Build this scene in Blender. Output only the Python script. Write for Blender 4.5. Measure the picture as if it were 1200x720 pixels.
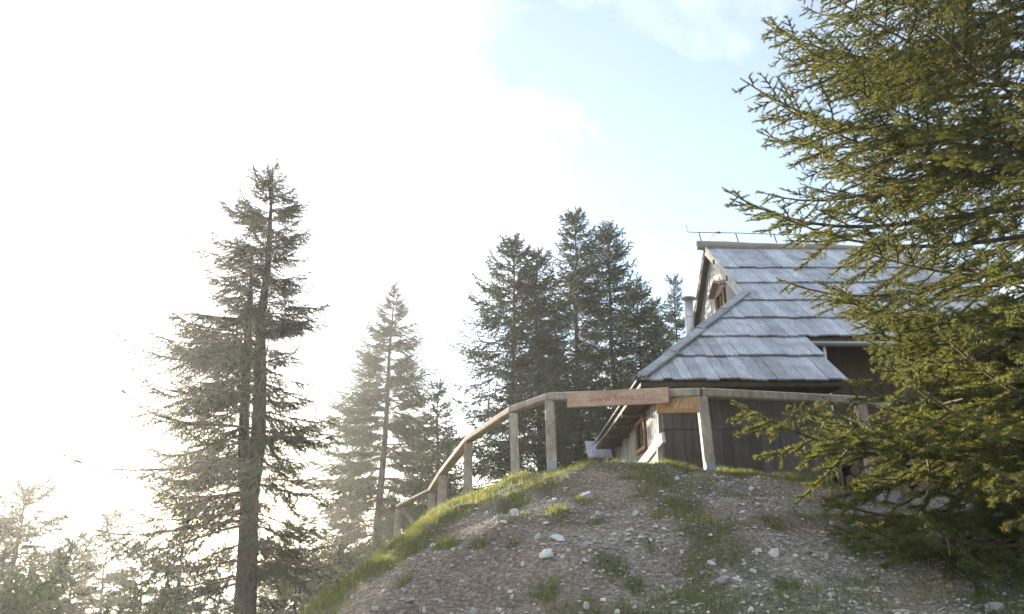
import bpy, bmesh, math, random
import numpy as np
from mathutils import Vector, Matrix, Quaternion

R = math.radians
for _o in list(bpy.data.objects):
    bpy.data.objects.remove(_o)
scene = bpy.context.scene
col = scene.collection

# ------------------------------------------------------------------ camera
F, PITCH = 850.0, 18.23                 # focal length for a picture 1200 wide; degrees up
cam_data = bpy.data.cameras.new("camera")
cam_data.sensor_width = 36.0
cam_data.lens = 36.0 * F / 1200.0
cam_data.clip_start = 0.05
cam_data.clip_end = 6000
cam = bpy.data.objects.new("camera", cam_data)
cam.rotation_euler = (R(90 + PITCH), 0, 0)
col.objects.link(cam)
scene.camera = cam

# ------------------------------------------------------------------ sky and sun
SUN_AZ, SUN_EL = -31.5, 9.0             # azimuth from straight ahead, negative is to the left
sun_dir = Vector((math.sin(R(SUN_AZ)) * math.cos(R(SUN_EL)),
                  math.cos(R(SUN_AZ)) * math.cos(R(SUN_EL)), math.sin(R(SUN_EL))))
world = bpy.data.worlds.new("World")
scene.world = world
world.use_nodes = True
wn, wl = world.node_tree.nodes, world.node_tree.links
wn.clear()
sky = wn.new("ShaderNodeTexSky")
sky.sky_type = 'NISHITA'
sky.sun_disc = False
sky.sun_elevation = R(SUN_EL)
sky.sun_rotation = R(SUN_AZ)
sky.altitude = 1500
sky.air_density = 1.0
sky.dust_density = 1.6
sky.ozone_density = 1.0
tc = wn.new("ShaderNodeTexCoord")
sep = wn.new("ShaderNodeSeparateXYZ")
wl.new(tc.outputs['Generated'], sep.inputs[0])
def wmath(op, a, b=None):
    n = wn.new("ShaderNodeMath"); n.operation = op
    for i, v in enumerate((a, b)):
        if v is None: continue
        if isinstance(v, (int, float)): n.inputs[i].default_value = v
        else: wl.new(v, n.inputs[i])
    return n.outputs[0]
zz = wmath('MAXIMUM', wmath('ADD', sep.outputs['Z'], 0.12), 0.05)
comb = wn.new("ShaderNodeCombineXYZ")
wl.new(wmath('DIVIDE', sep.outputs['X'], zz), comb.inputs[0])
wl.new(wmath('DIVIDE', sep.outputs['Y'], zz), comb.inputs[1])
cn = wn.new("ShaderNodeTexNoise")
cn.inputs['Scale'].default_value = 0.75
cn.inputs['Detail'].default_value = 7
cn.inputs['Roughness'].default_value = 0.57
cn.inputs['Distortion'].default_value = 0.35
cmap = wn.new("ShaderNodeMapping")
cmap.inputs['Location'].default_value = (-3.3, 0.3, 0.9)
wl.new(comb.outputs[0], cmap.inputs[0]); wl.new(cmap.outputs[0], cn.inputs['Vector'])
ramp = wn.new("ShaderNodeValToRGB")
ramp.color_ramp.elements[0].position = 0.455
ramp.color_ramp.elements[0].color = (0.11, 0.11, 0.11, 1)
ramp.color_ramp.elements[1].position = 0.78
ramp.color_ramp.elements[1].color = (0.92, 0.92, 0.92, 1)
wl.new(cn.outputs[0], ramp.inputs[0])
mixc = wn.new("ShaderNodeMixRGB")
mixc.inputs[2].default_value = (6.6, 6.6, 6.6, 1)
wl.new(ramp.outputs[0], mixc.inputs[0]); wl.new(sky.outputs[0], mixc.inputs[1])
bg = wn.new("ShaderNodeBackground")
bg.inputs['Strength'].default_value = 0.11
wo = wn.new("ShaderNodeOutputWorld")
wl.new(mixc.outputs[0], bg.inputs[0]); wl.new(bg.outputs[0], wo.inputs[0])

sun_data = bpy.data.lights.new("sun", 'SUN')
sun_data.energy = 5.0
sun_data.angle = R(0.55)
sun_data.color = (1.0, 0.88, 0.70)
sun = bpy.data.objects.new("sun", sun_data)
sun.rotation_euler = (-sun_dir).to_track_quat('-Z', 'Y').to_euler()
sun.location = (-30, 50, 20)
col.objects.link(sun)

scene.view_settings.view_transform = 'Standard'
scene.view_settings.look = 'None'
scene.view_settings.gamma = 1.0
scene.view_settings.use_curve_mapping = False
scene.view_settings.exposure = 2.0
scene.cycles.max_bounces = 7
scene.cycles.diffuse_bounces = 3
scene.cycles.transmission_bounces = 4
scene.cycles.volume_bounces = 1
scene.cycles.transparent_max_bounces = 8
scene.cycles.use_denoising = True

# ------------------------------------------------------------------ measuring
CP, SP = math.cos(R(PITCH)), math.sin(R(PITCH))
def at(px, py, Y):
    """point of the place at forward distance Y seen at a measured spot"""
    u, v = (px - 600) / F, (360 - py) / F
    fwd, up = CP - v * SP, SP + v * CP
    s = Y / fwd
    return Vector((u * s, Y, up * s))

# ------------------------------------------------------------------ mesh helpers
rng = np.random.default_rng(7)
rnd = random.Random(11)

def set_props(o, label=None, category=None, group=None, kind=None):
    if label: o["label"] = label
    if category: o["category"] = category
    if group: o["group"] = group
    if kind: o["kind"] = kind
    return o

def fast_mesh(name, V, F_, mats, midx=None, smooth=False, attrs=None):
    """V (n,3); F_ either (m,k) array or list of lists"""
    me = bpy.data.meshes.new(name)
    V = np.asarray(V, dtype=np.float32)
    if isinstance(F_, np.ndarray):
        m, k = F_.shape
        me.vertices.add(len(V)); me.vertices.foreach_set("co", V.ravel())
        me.loops.add(m * k); me.loops.foreach_set("vertex_index", F_.astype(np.int32).ravel())
        me.polygons.add(m)
        me.polygons.foreach_set("loop_start", np.arange(0, m * k, k, dtype=np.int32))
        me.polygons.foreach_set("loop_total", np.full(m, k, dtype=np.int32))
        if midx is not None: me.polygons.foreach_set("material_index", np.asarray(midx, dtype=np.int32))
        me.polygons.foreach_set("use_smooth", np.full(m, smooth, dtype=bool))
        me.update(calc_edges=True)
    else:
        me.from_pydata([tuple(map(float, v)) for v in V], [], F_)
        if midx is not None: me.polygons.foreach_set("material_index", np.asarray(midx, dtype=np.int32))
        me.polygons.foreach_set("use_smooth", np.full(len(F_), smooth, dtype=bool))
        me.update()
    for a, vals in (attrs or {}).items():
        at_ = me.attributes.new(a, 'FLOAT', 'POINT')
        at_.data.foreach_set("value", np.asarray(vals, dtype=np.float32))
    for m_ in (mats if isinstance(mats, (list, tuple)) else [mats]):
        me.materials.append(m_)
    return me

def link(name, me, parent=None, loc=(0, 0, 0)):
    o = bpy.data.objects.new(name, me)
    o.location = loc
    if parent is not None: o.parent = parent
    col.objects.link(o)
    return o

def empty(name, loc, label=None, category=None, group=None):
    o = bpy.data.objects.new(name, None)
    o.location = loc
    o.empty_display_size = 0.2
    col.objects.link(o)
    return set_props(o, label, category, group)

class MB:
    """collects shapes in world coordinates; build() links them as one mesh"""
    def __init__(self): self.v, self.f = [], []
    def add(self, V, Fs):
        b = len(self.v)
        self.v += [tuple(p) for p in V]
        self.f += [[i + b for i in f] for f in Fs]
        return self
    def beam(self, p0, p1, w, h, up=(0, 0, 1), cham=0.012, taper=1.0):
        """chamfered timber from p0 to p1; w across, h along up"""
        p0, p1 = Vector(p0), Vector(p1)
        d = (p1 - p0).normalized(); up = Vector(up)
        side = d.cross(up)
        if side.length < 1e-4: side = d.cross(Vector((0, 1, 0)))
        side.normalize(); upv = side.cross(d).normalized()
        c = min(cham, w * .3, h * .3)
        prof = [(-w/2 + c, -h/2), (w/2 - c, -h/2), (w/2, -h/2 + c), (w/2, h/2 - c),
                (w/2 - c, h/2), (-w/2 + c, h/2), (-w/2, h/2 - c), (-w/2, -h/2 + c)]
        V = [p0 + side * a + upv * b for a, b in prof] + [p1 + side * a * taper + upv * b * taper for a, b in prof]
        Fs = [[i, (i + 1) % 8, 8 + (i + 1) % 8, 8 + i] for i in range(8)] + [list(range(7, -1, -1)), list(range(8, 16))]
        return self.add(V, Fs)
    def tube(self, pts, radii, n=8, caps=True):
        pts = [Vector(p) for p in pts]
        if isinstance(radii, (int, float)): radii = [radii] * len(pts)
        V, Fs = [], []
        prev = None
        for i, p in enumerate(pts):
            d = (pts[min(i + 1, len(pts) - 1)] - pts[max(i - 1, 0)]).normalized()
            a = d.cross(Vector((0, 0, 1)) if abs(d.z) < .95 else Vector((0, 1, 0))).normalized()
            b = d.cross(a)
            for k in range(n):
                t = 2 * math.pi * k / n
                V.append(p + (a * math.cos(t) + b * math.sin(t)) * radii[i])
        for i in range(len(pts) - 1):
            for k in range(n):
                Fs.append([i * n + k, i * n + (k + 1) % n, (i + 1) * n + (k + 1) % n, (i + 1) * n + k])
        if caps:
            Fs.append(list(range(n - 1, -1, -1)))
            Fs.append([(len(pts) - 1) * n + k for k in range(n)])
        return self.add(V, Fs)
    def prism(self, poly, ext):
        """closed prism: poly list of points, ext vector (or list of vectors)"""
        n = len(poly)
        poly = [Vector(p) for p in poly]
        top = [p + Vector(ext) for p in poly] if not isinstance(ext, list) else [p + Vector(e) for p, e in zip(poly, ext)]
        Fs = [list(range(n - 1, -1, -1)), list(range(n, 2 * n))] + [[i, (i + 1) % n, n + (i + 1) % n, n + i] for i in range(n)]
        return self.add(poly + top, Fs)
    def build(self, name, mat, parent=None, origin=None, smooth=False):
        """origin: world point of the root the part hangs under; top-level things get their own base as origin"""
        V = np.array(self.v)
        if origin is None and parent is None:
            origin = (V[:, 0].mean(), V[:, 1].mean(), V[:, 2].min())
        if origin is None: origin = (0, 0, 0)
        me = fast_mesh(name, V - np.array(origin), self.f, mat, smooth=smooth)
        bm = bmesh.new(); bm.from_mesh(me)
        bmesh.ops.recalc_face_normals(bm, faces=bm.faces[:]); bm.to_mesh(me); bm.free()
        return link(name, me, parent, origin if parent is None else (0, 0, 0))

# ------------------------------------------------------------------ noise
def _hash(ix, iy, s):
    n = (ix * 374761393 + iy * 668265263 + s * 974634777) & 0xffffffff
    n = ((n ^ (n >> 13)) * 1274126177) & 0xffffffff
    return ((n ^ (n >> 16)) & 0xffff) / 65535.0
def vnoise(x, y, s=0):
    x, y = np.asarray(x, float), np.asarray(y, float)
    ix, iy = np.floor(x).astype(np.int64), np.floor(y).astype(np.int64)
    fx, fy = x - ix, y - iy
    fx, fy = fx * fx * (3 - 2 * fx), fy * fy * (3 - 2 * fy)
    a, b = _hash(ix, iy, s), _hash(ix + 1, iy, s)
    c, d = _hash(ix, iy + 1, s), _hash(ix + 1, iy + 1, s)
    return (a * (1 - fx) + b * fx) * (1 - fy) + (c * (1 - fx) + d * fx) * fy
def fbm(x, y, s=0, o=4):
    t, a, tot = 0, 1.0, 0
    for i in range(o):
        t = t + a * vnoise(x * 2 ** i, y * 2 ** i, s + i); tot += a; a *= .5
    return t / tot
def sstep(a, b, x):
    t = np.clip((np.asarray(x, float) - a) / (b - a), 0, 1)
    return t * t * (3 - 2 * t)

# ------------------------------------------------------------------ materials
def new_mat(name):
    m = bpy.data.materials.new(name); m.use_nodes = True
    nt = m.node_tree
    return m, nt.nodes, nt.links, nt.nodes['Principled BSDF']

def noise_node(n, l, scale, detail=6, rough=.6, vec=(1, 1, 1), coord='Object', dist=0):
    t = n.new("ShaderNodeTexCoord"); mp = n.new("ShaderNodeMapping")
    mp.inputs['Scale'].default_value = vec
    l.new(t.outputs[coord], mp.inputs[0])
    q = n.new("ShaderNodeTexNoise")
    q.inputs['Scale'].default_value = scale; q.inputs['Detail'].default_value = detail
    q.inputs['Roughness'].default_value = rough; q.inputs['Distortion'].default_value = dist
    l.new(mp.outputs[0], q.inputs['Vector'])
    return q

def ramp_node(n, l, src, stops):
    r = n.new("ShaderNodeValToRGB")
    e = r.color_ramp.elements
    while len(e) < len(stops): e.new(.5)
    for q, (p, c) in zip(e, stops):
        q.position = p; q.color = (*c, 1)
    l.new(src, r.inputs[0])
    return r

def wood(name, dark, light, grain=(30, 30, 1.5), rough=.8, vary=.35, bump=.25, scale=1.0):
    m, n, l, b = new_mat(name)
    g = noise_node(n, l, 1.6 * scale, 7, .65, grain, dist=.4)
    c1 = ramp_node(n, l, g.outputs[0], [(.3, dark), (.5, tuple((a + c) / 2 for a, c in zip(dark, light))), (.7, light)])
    oi = n.new("ShaderNodeObjectInfo")
    mr = n.new("ShaderNodeMapRange")
    mr.inputs['To Min'].default_value = 1 - vary; mr.inputs['To Max'].default_value = 1 + vary
    l.new(oi.outputs['Random'], mr.inputs[0])
    st = noise_node(n, l, 2.2, 4, .6)                 # weather stains with a shape of their own
    sr = ramp_node(n, l, st.outputs[0], [(.35, (.72, .70, .68)), (.6, (1, 1, 1))])
    mx = n.new("ShaderNodeMixRGB"); mx.blend_type = 'MULTIPLY'; mx.inputs[0].default_value = 1
    l.new(c1.outputs[0], mx.inputs[1]); l.new(sr.outputs[0], mx.inputs[2])
    hs = n.new("ShaderNodeHueSaturation")
    l.new(mr.outputs[0], hs.inputs['Value']); l.new(mx.outputs[0], hs.inputs['Color'])
    l.new(hs.outputs[0], b.inputs['Base Color'])
    b.inputs['Roughness'].default_value = rough
    b.inputs['Specular IOR Level'].default_value = .3
    bp = n.new("ShaderNodeBump"); bp.inputs['Strength'].default_value = bump; bp.inputs['Distance'].default_value = .01
    l.new(g.outputs[0], bp.inputs['Height']); l.new(bp.outputs[0], b.inputs['Normal'])
    return m

def plain(name, c, rough=.6, metal=0.0, spread=.25, scale=6):
    m, n, l, b = new_mat(name)
    g = noise_node(n, l, scale, 5, .6)
    r = ramp_node(n, l, g.outputs[0], [(.3, tuple(x * (1 - spread) for x in c)), (.7, tuple(min(1, x * (1 + spread)) for x in c))])
    l.new(r.outputs[0], b.inputs['Base Color'])
    b.inputs['Roughness'].default_value = rough; b.inputs['Metallic'].default_value = metal
    return m

M = {}
M['shake'] = wood("weathered_shake", (.21, .225, .265), (.46, .485, .55), grain=(34, 3.0, 3.0), vary=.22, bump=.35, rough=.62)
M['cap'] = wood("weathered_cap", (.18, .19, .215), (.34, .355, .39), grain=(6, 6, 6), vary=.12)
M['deck'] = wood("roof_underside", (.055, .042, .032), (.11, .085, .065), grain=(20, 3, 3), vary=.1)
M['dark_plank'] = wood("dark_wall_plank", (.062, .052, .050), (.128, .108, .102), grain=(34, 34, 1.6), vary=.25)
M['brown_plank'] = wood("brown_wall_plank", (.06, .042, .028), (.13, .09, .06), grain=(34, 34, 1.6), vary=.2)
M['grey_plank'] = wood("silver_wall_plank", (.15, .155, .165), (.31, .315, .32), grain=(40, 40, 1.4), vary=.28)
M['lit_plank'] = wood("lit_gable_plank", (.20, .205, .215), (.38, .385, .39), grain=(40, 40, 1.4), vary=.18)  # lighter copy of the silver planks: sunlight on the gable put into the colour
M['captin'] = plain("weathered_tin", (.34, .30, .25), .5, .4, .2)
M['rail'] = wood("railing_timber", (.27, .22, .18), (.50, .43, .36), grain=(9, 9, 3.5), vary=.1, scale=1.4)
M['log'] = wood("ridge_log_wood", (.20, .17, .15), (.36, .31, .28), grain=(2, 22, 22), vary=.05)
M['barge'] = wood("barge_board_wood", (.40, .37, .33), (.62, .58, .52), grain=(14, 3, 3), vary=.08)
M['frame'] = wood("window_frame_wood", (.22, .12, .06), (.36, .21, .11), grain=(12, 12, 6), vary=.1)
M['sign'] = wood("sign_wood", (.36, .23, .16), (.52, .37, .28), grain=(2.2, 14, 20), vary=.03)
M['sign2'] = wood("sign_wood_ochre", (.30, .17, .075), (.44, .27, .13), grain=(2.2, 14, 20), vary=.03)
M['letter'] = plain("carved_red_letter", (.38, .155, .10), .8)
M['letter2'] = plain("carved_pale_letter", (.58, .33, .22), .8)
M['metal'] = plain("galvanised_metal", (.42, .43, .45), .42, .6, .15)
M['foot'] = plain("dull_steel_foot", (.26, .28, .31), .55, .3, .2)
M['rust'] = plain("dark_iron", (.10, .085, .08), .6, .6)
M['glass'] = plain("dark_window_glass", (.02, .022, .026), .08, 0, .2)
M['endgrain'] = wood("cut_log_end", (.11, .075, .045), (.21, .15, .095), grain=(8, 8, 8), vary=.25)

def bark_mat(name, d, li):
    m, n, l, b = new_mat(name)
    g = noise_node(n, l, 4, 8, .7, (3, 3, .8), dist=.6)
    r = ramp_node(n, l, g.outputs[0], [(.35, d), (.65, li)])
    l.new(r.outputs[0], b.inputs['Base Color']); b.inputs['Roughness'].default_value = .95
    bp = n.new("ShaderNodeBump"); bp.inputs['Strength'].default_value = .8; bp.inputs['Distance'].default_value = .03
    l.new(g.outputs[0], bp.inputs['Height']); l.new(bp.outputs[0], b.inputs['Normal'])
    return m
M['bark'] = bark_mat("spruce_bark", (.035, .028, .023), (.10, .08, .068))
M['twig'] = bark_mat("spruce_twig", (.06, .042, .03), (.14, .10, .07))

def leaf_mat(name, c_dark, c_light, trans, frac=.4, attr=None, dry=None):
    m = bpy.data.materials.new(name); m.use_nodes = True
    n, l = m.node_tree.nodes, m.node_tree.links
    n.clear()
    out = n.new("ShaderNodeOutputMaterial")
    dif = n.new("ShaderNodeBsdfPrincipled"); dif.inputs['Roughness'].default_value = .55
    dif.inputs['Specular IOR Level'].default_value = .35
    tr = n.new("ShaderNodeBsdfTranslucent")
    mx = n.new("ShaderNodeMixShader"); mx.inputs[0].default_value = frac
    if attr:
        a = n.new("ShaderNodeAttribute"); a.attribute_name = attr; src = a.outputs['Fac']
    else:
        src = noise_node(n, l, 3.0, 3).outputs[0]
    stops = [(.25, c_dark), (.75, c_light)]
    if dry: stops = [(.15, c_dark), (.6, c_light), (.97, dry)]
    r = ramp_node(n, l, src, stops)
    l.new(r.outputs[0], dif.inputs['Base Color'])
    mul = n.new("ShaderNodeMixRGB"); mul.blend_type = 'MULTIPLY'; mul.inputs[0].default_value = 1
    mul.inputs[2].default_value = (*trans, 1)
    l.new(r.outputs[0], mul.inputs[1]); l.new(mul.outputs[0], tr.inputs[0])
    l.new(dif.outputs[0], mx.inputs[1]); l.new(tr.outputs[0], mx.inputs[2]); l.new(mx.outputs[0], out.inputs[0])
    return m
M['needle'] = leaf_mat("spruce_needle", (.056, .073, .026), (.122, .141, .042), (2.2, 1.8, .78), .44)
M['needle_silhouette'] = leaf_mat("spruce_needle_silhouette", (.030, .048, .028), (.060, .084, .042), (1.6, 1.6, 1.0), .14)  # darker, less translucent needle copy: backlit silhouettes put into the colour
M['grass'] = leaf_mat("meadow_grass", (.068, .092, .026), (.135, .155, .048), (1.9, 1.75, .85), .45, 'tone', dry=(.30, .26, .18))

# ground: soil, gravel dust and moss, mixed by where each lies
def ground_mat():
    m, n, l, b = new_mat("mountain_soil")
    big = noise_node(n, l, 1.3, 6, .6)
    fine = noise_node(n, l, 26, 8, .72)
    soil = ramp_node(n, l, fine.outputs[0], [(.32, (.085, .064, .048)), (.5, (.21, .168, .132)), (.66, (.40, .35, .30))])
    grav = ramp_node(n, l, fine.outputs[0], [(.32, (.12, .105, .09)), (.5, (.30, .27, .24)), (.66, (.52, .49, .45))])
    moss = ramp_node(n, l, fine.outputs[0], [(.3, (.04, .05, .018)), (.7, (.10, .11, .045))])
    a = n.new("ShaderNodeAttribute"); a.attribute_name = "gravel"
    g = n.new("ShaderNodeAttribute"); g.attribute_name = "grass"
    m1 = n.new("ShaderNodeMixRGB"); m2 = n.new("ShaderNodeMixRGB")
    l.new(a.outputs['Fac'], m1.inputs[0]); l.new(soil.outputs[0], m1.inputs[1]); l.new(grav.outputs[0], m1.inputs[2])
    gm = n.new("ShaderNodeMath"); gm.operation = 'MULTIPLY'; gm.inputs[1].default_value = .8
    l.new(g.outputs['Fac'], gm.inputs[0])
    l.new(gm.outputs[0], m2.inputs[0]); l.new(m1.outputs[0], m2.inputs[1]); l.new(moss.outputs[0], m2.inputs[2])
    st = ramp_node(n, l, big.outputs[0], [(.35, (.7, .68, .66)), (.65, (1.1, 1.08, 1.05))])
    mu = n.new("ShaderNodeMixRGB"); mu.blend_type = 'MULTIPLY'; mu.inputs[0].default_value = 1
    l.new(m2.outputs[0], mu.inputs[1]); l.new(st.outputs[0], mu.inputs[2])
    l.new(mu.outputs[0], b.inputs['Base Color'])
    b.inputs['Roughness'].default_value = .95
    b.inputs['Specular IOR Level'].default_value = .2
    bp = n.new("ShaderNodeBump"); bp.inputs['Strength'].default_value = 1.0; bp.inputs['Distance'].default_value = .04
    l.new(fine.outputs[0], bp.inputs['Height']); l.new(bp.outputs[0], b.inputs['Normal'])
    return m
M['ground'] = ground_mat()

def stone_mat(name, d, li, attr=None):
    m, n, l, b = new_mat(name)
    g = noise_node(n, l, 9, 8, .7)
    r = ramp_node(n, l, g.outputs[0], [(.28, d), (.5, tuple((x + y) / 2 for x, y in zip(d, li))), (.7, li)])
    src = r.outputs[0]
    if attr:
        a = n.new("ShaderNodeAttribute"); a.attribute_name = attr
        hs = n.new("ShaderNodeHueSaturation"); l.new(src, hs.inputs['Color'])
        l.new(a.outputs['Fac'], hs.inputs['Value']); src = hs.outputs[0]
    l.new(src, b.inputs['Base Color'])
    b.inputs['Roughness'].default_value = .85
    bp = n.new("ShaderNodeBump"); bp.inputs['Strength'].default_value = .6; bp.inputs['Distance'].default_value = .015
    l.new(g.outputs[0], bp.inputs['Height']); l.new(bp.outputs[0], b.inputs['Normal'])
    return m
M['rock'] = stone_mat("pale_limestone", (.36, .35, .34), (.62, .61, .60))
M['rock_grey'] = stone_mat("grey_limestone", (.20, .19, .185), (.37, .355, .34))
M['gravel'] = stone_mat("gravel_stone", (.25, .22, .19), (.50, .46, .42), 'tone')

# ------------------------------------------------------------------ terrain
CTRL = np.array([
    (0, 0, -1.65), (-3, 0, -1.9), (3, 0, -1.5), (6, 1, -1.2), (-6, 1, -2.4), (0, -6, -1.9), (6, -6, -1.6), (-6, -6, -2.2),
    (0, 3, -1.05), (3, 3, -.95), (-2, 3.5, -1.35), (6, 3.5, -.8),
    (0, 5, -.46), (2, 5, -.40), (4, 5, -.42), (6.5, 5, -.3), (-1.5, 5, -.85), (-3, 5, -1.7),
    (0, 7, .20), (2, 7, .28), (4, 7, .10), (6.5, 7, .12), (-1, 7, -.08), (-1.8, 7, -.60), (-3.5, 7, -1.9),
    (2.4, 9, .82), (1.5, 9.3, .90), (.52, 9.75, .93), (0, 10.2, .84), (-.7, 10.6, .50), (-1.42, 9.2, -.02), (-2.6, 9, -1.1), (-4.5, 9.5, -2.6),
    (3.4, 9.4, .78), (4.2, 8.5, .42), (5, 9.8, .60), (7, 9.5, .5),
    (-.7, 11.8, .58), (-1.25, 12.9, .18), (-1.42, 13.4, -.1), (-2.17, 14.5, -.36), (-3, 12.5, -1.2), (-5, 15, -3.0), (-3, 17, -1.3), (-6, 20, -3.6), (-8, 12, -3.6),
    (2.4, 11.6, .70), (5, 11.8, .62), (9, 12, .6), (2.2, 16.7, .68), (6, 16, .65), (6, 22, .4), (12, 16, .5), (12, 9, .5), (1, 13, .62), (1, 18, .3), (0, 22, -.1), (4, 24, .1),
    (-12, 18, -4.5), (-10, 4, -3.6), (-12, -6, -3.5), (14, 0, -.8), (16, 24, 0), (-4, 26, -2.5), (-14, 28, -6)], dtype=float)
def _tps(r):
    return np.where(r > 1e-9, r * r * np.log(np.maximum(r, 1e-9)), 0)
_n = len(CTRL)
_K = _tps(np.hypot(CTRL[:, None, 0] - CTRL[None, :, 0], CTRL[:, None, 1] - CTRL[None, :, 1])) + np.eye(_n) * .05
_P = np.c_[np.ones(_n), CTRL[:, :2]]
_W = np.linalg.solve(np.block([[_K, _P], [_P.T, np.zeros((3, 3))]]), np.r_[CTRL[:, 2], 0, 0, 0])
def height(x, y, bumps=True):
    x, y = np.broadcast_arrays(np.asarray(x, float), np.asarray(y, float))
    sh = x.shape; x, y = x.ravel(), y.ravel()
    r = np.hypot(x - 2, y - 8)
    w = .5 + .5 * ((x - 2) * -.75 + (y - 8) * .66) / np.maximum(r, 1e-6)
    q = np.maximum(r - 14, 0) * (.015 + .16 * w)
    far = -1.2 - 2.6 * w - 46 * (1 - np.exp(-q / 46)) + 2.0 * (fbm(x / 45, y / 45, 3) - .5) * sstep(20, 80, r)
    z = far.copy()
    near = r < 36
    if near.any():
        xn, yn = x[near], y[near]
        t = np.zeros(len(xn))
        for i in range(0, len(xn), 20000):
            s = slice(i, i + 20000)
            t[s] = _tps(np.hypot(xn[s, None] - CTRL[None, :, 0], yn[s, None] - CTRL[None, :, 1])) @ _W[:_n] + _W[_n] + _W[_n + 1] * xn[s] + _W[_n + 2] * yn[s]
        k = sstep(17, 34, r[near])
        z[near] = t * (1 - k) + far[near] * k
        if bumps:
            z[near] += (fbm(xn / .9, yn / .9, 21) - .5) * .32 + (fbm(xn / .24, yn / .24, 31, 4) - .5) * .10
    return z.reshape(sh)
def hz(x, y): return float(height(x, y))
def hit(px, py, y0=3.0, y1=30.0):
    """where the line of sight through a measured spot meets the ground"""
    Y = np.arange(y0, y1, .02)
    u, v = (px - 600) / F, (360 - py) / F
    fwd, up = CP - v * SP, SP + v * CP
    d = up / fwd * Y - height(u / fwd * Y, Y)
    k = np.argmax(d < 0) if (d < 0).any() else len(Y) - 1
    Yk = Y[k]
    return Vector((u / fwd * Yk, Yk, hz(u / fwd * Yk, Yk)))

PATCH = [(600, 592, 30), (682, 586, 16), (655, 600, 20), (720, 668, 26), (640, 694, 18), (770, 566, 16), (835, 632, 20), (475, 682, 12), (400, 700, 16), (740, 690, 16), (810, 700, 18),
         (860, 655, 24), (760, 640, 10), (700, 615, 12), (560, 640, 12), (640, 575, 18), (600, 640, 8), (930, 690, 22), (690, 712, 16), (790, 590, 10), (905, 615, 14), (520, 640, 16), (735, 712, 14)]
PW = []
def grass_mask(x, y):
    """how grassy the ground is, 0 to 1"""
    if not PW:
        for px, py, rp in PATCH:
            q = hit(px, py); PW.append((q.x, q.y, rp / F * q.y))
    crest = np.interp(x, [-6, -2.6, -1.6, -1.0, -.4, .1, .6, 1.0, 1.6, 2.4, 3.2, 4.2, 9],
                         [2.6, 4.9, 6.3, 7.2, 8.0, 8.5, 8.95, 9.1, 8.7, 8.6, 8.8, 9.0, 9.4])
    wob = (fbm(x / .5, y / .5, 19) - .5) * 1.9
    edge = sstep(-.35, .45, y - crest + wob)
    p = fbm(x / .8 + 5, y / .8, 77, 4)
    patch = sstep(.47, .64, p) * .7
    for qx, qy, qr in PW:
        d = np.hypot((x - qx) / qr, (y - qy) / (qr * 1.9))
        patch = np.maximum(patch, .95 * sstep(1.25, .3, d + (fbm(x / .2, y / .2, 41, 3) - .5) * 1.3))
    return np.clip(np.maximum(edge * (.6 + .6 * fbm(x / .35, y / .35, 9)), patch), 0, 1)
def gravel_mask(x, y):
    p = fbm(x / 1.1, y / 1.1 + 9, 55, 4)
    return np.clip(sstep(-.9, 1.2, x) * sstep(.30, .58, p) * 1.1, 0, 1)

def graded(lo, hi, a, b, step, g=1.13):
    mid = list(np.arange(a, b + 1e-6, step))
    s, v, right = step, mid[-1], []
    while v < hi: s *= g; v += s; right.append(min(v, hi))
    s, v, left = step, mid[0], []
    while v > lo: s *= g; v -= s; left.append(max(v, lo))
    return np.array(left[::-1] + mid + right)
gx, gy = graded(-900, 900, -4.6, 7.6, .058), graded(-900, 900, 3.6, 11.4, .058)
GX, GY = np.meshgrid(gx, gy)
GZ = height(GX, GY)
nx, ny = len(gx), len(gy)
idx = np.arange(nx * ny).reshape(ny, nx)
quads = np.stack([idx[:-1, :-1], idx[:-1, 1:], idx[1:, 1:], idx[1:, :-1]], -1).reshape(-1, 4)
gme = fast_mesh("ground", np.c_[GX.ravel(), GY.ravel(), GZ.ravel()], quads, M['ground'], smooth=True,
                attrs={'grass': np.maximum(grass_mask(GX, GY), sstep(14, 20, np.hypot(GX - 2, GY - 8)) * .8).ravel(), 'gravel': gravel_mask(GX, GY).ravel()})
set_props(link("ground", gme), kind="structure")

# ------------------------------------------------------------------ the hut
SL = .836                                # rise of the roof per metre
EY, EZ = 11.0, 2.41                      # eave line of the front slope
RY = 16.3; RZ = EZ + SL * (RY - EY)      # ridge
GXL, GXR = 4.70, 9.70                    # gable ends of the ridge
GFY = 13.86; GFZ = EZ + SL * (GFY - EY)  # foot of the gablets
ORG = Vector((2.38, 11.6, .62))
house = empty("mountain_hut", ORG, "dark timber herdsman hut with a steep grey shake roof and small gable", "hut")
def hb(mb, name, mat, parent=None, smooth=False):
    return mb.build(name, mat, parent or house, ORG, smooth)

roofZ = lambda y: EZ + SL * (y - EY)
SLc = math.cos(math.atan(SL)); nrm = Vector((0, -SL, 1)).normalized()
def hipL(y): return 2.0 + (y - EY) / (GFY - EY) * (GXL - 2.0)
def hipR(y): return GXR + (GFY - y) / (GFY - EY) * (GXL - 2.0)

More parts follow.
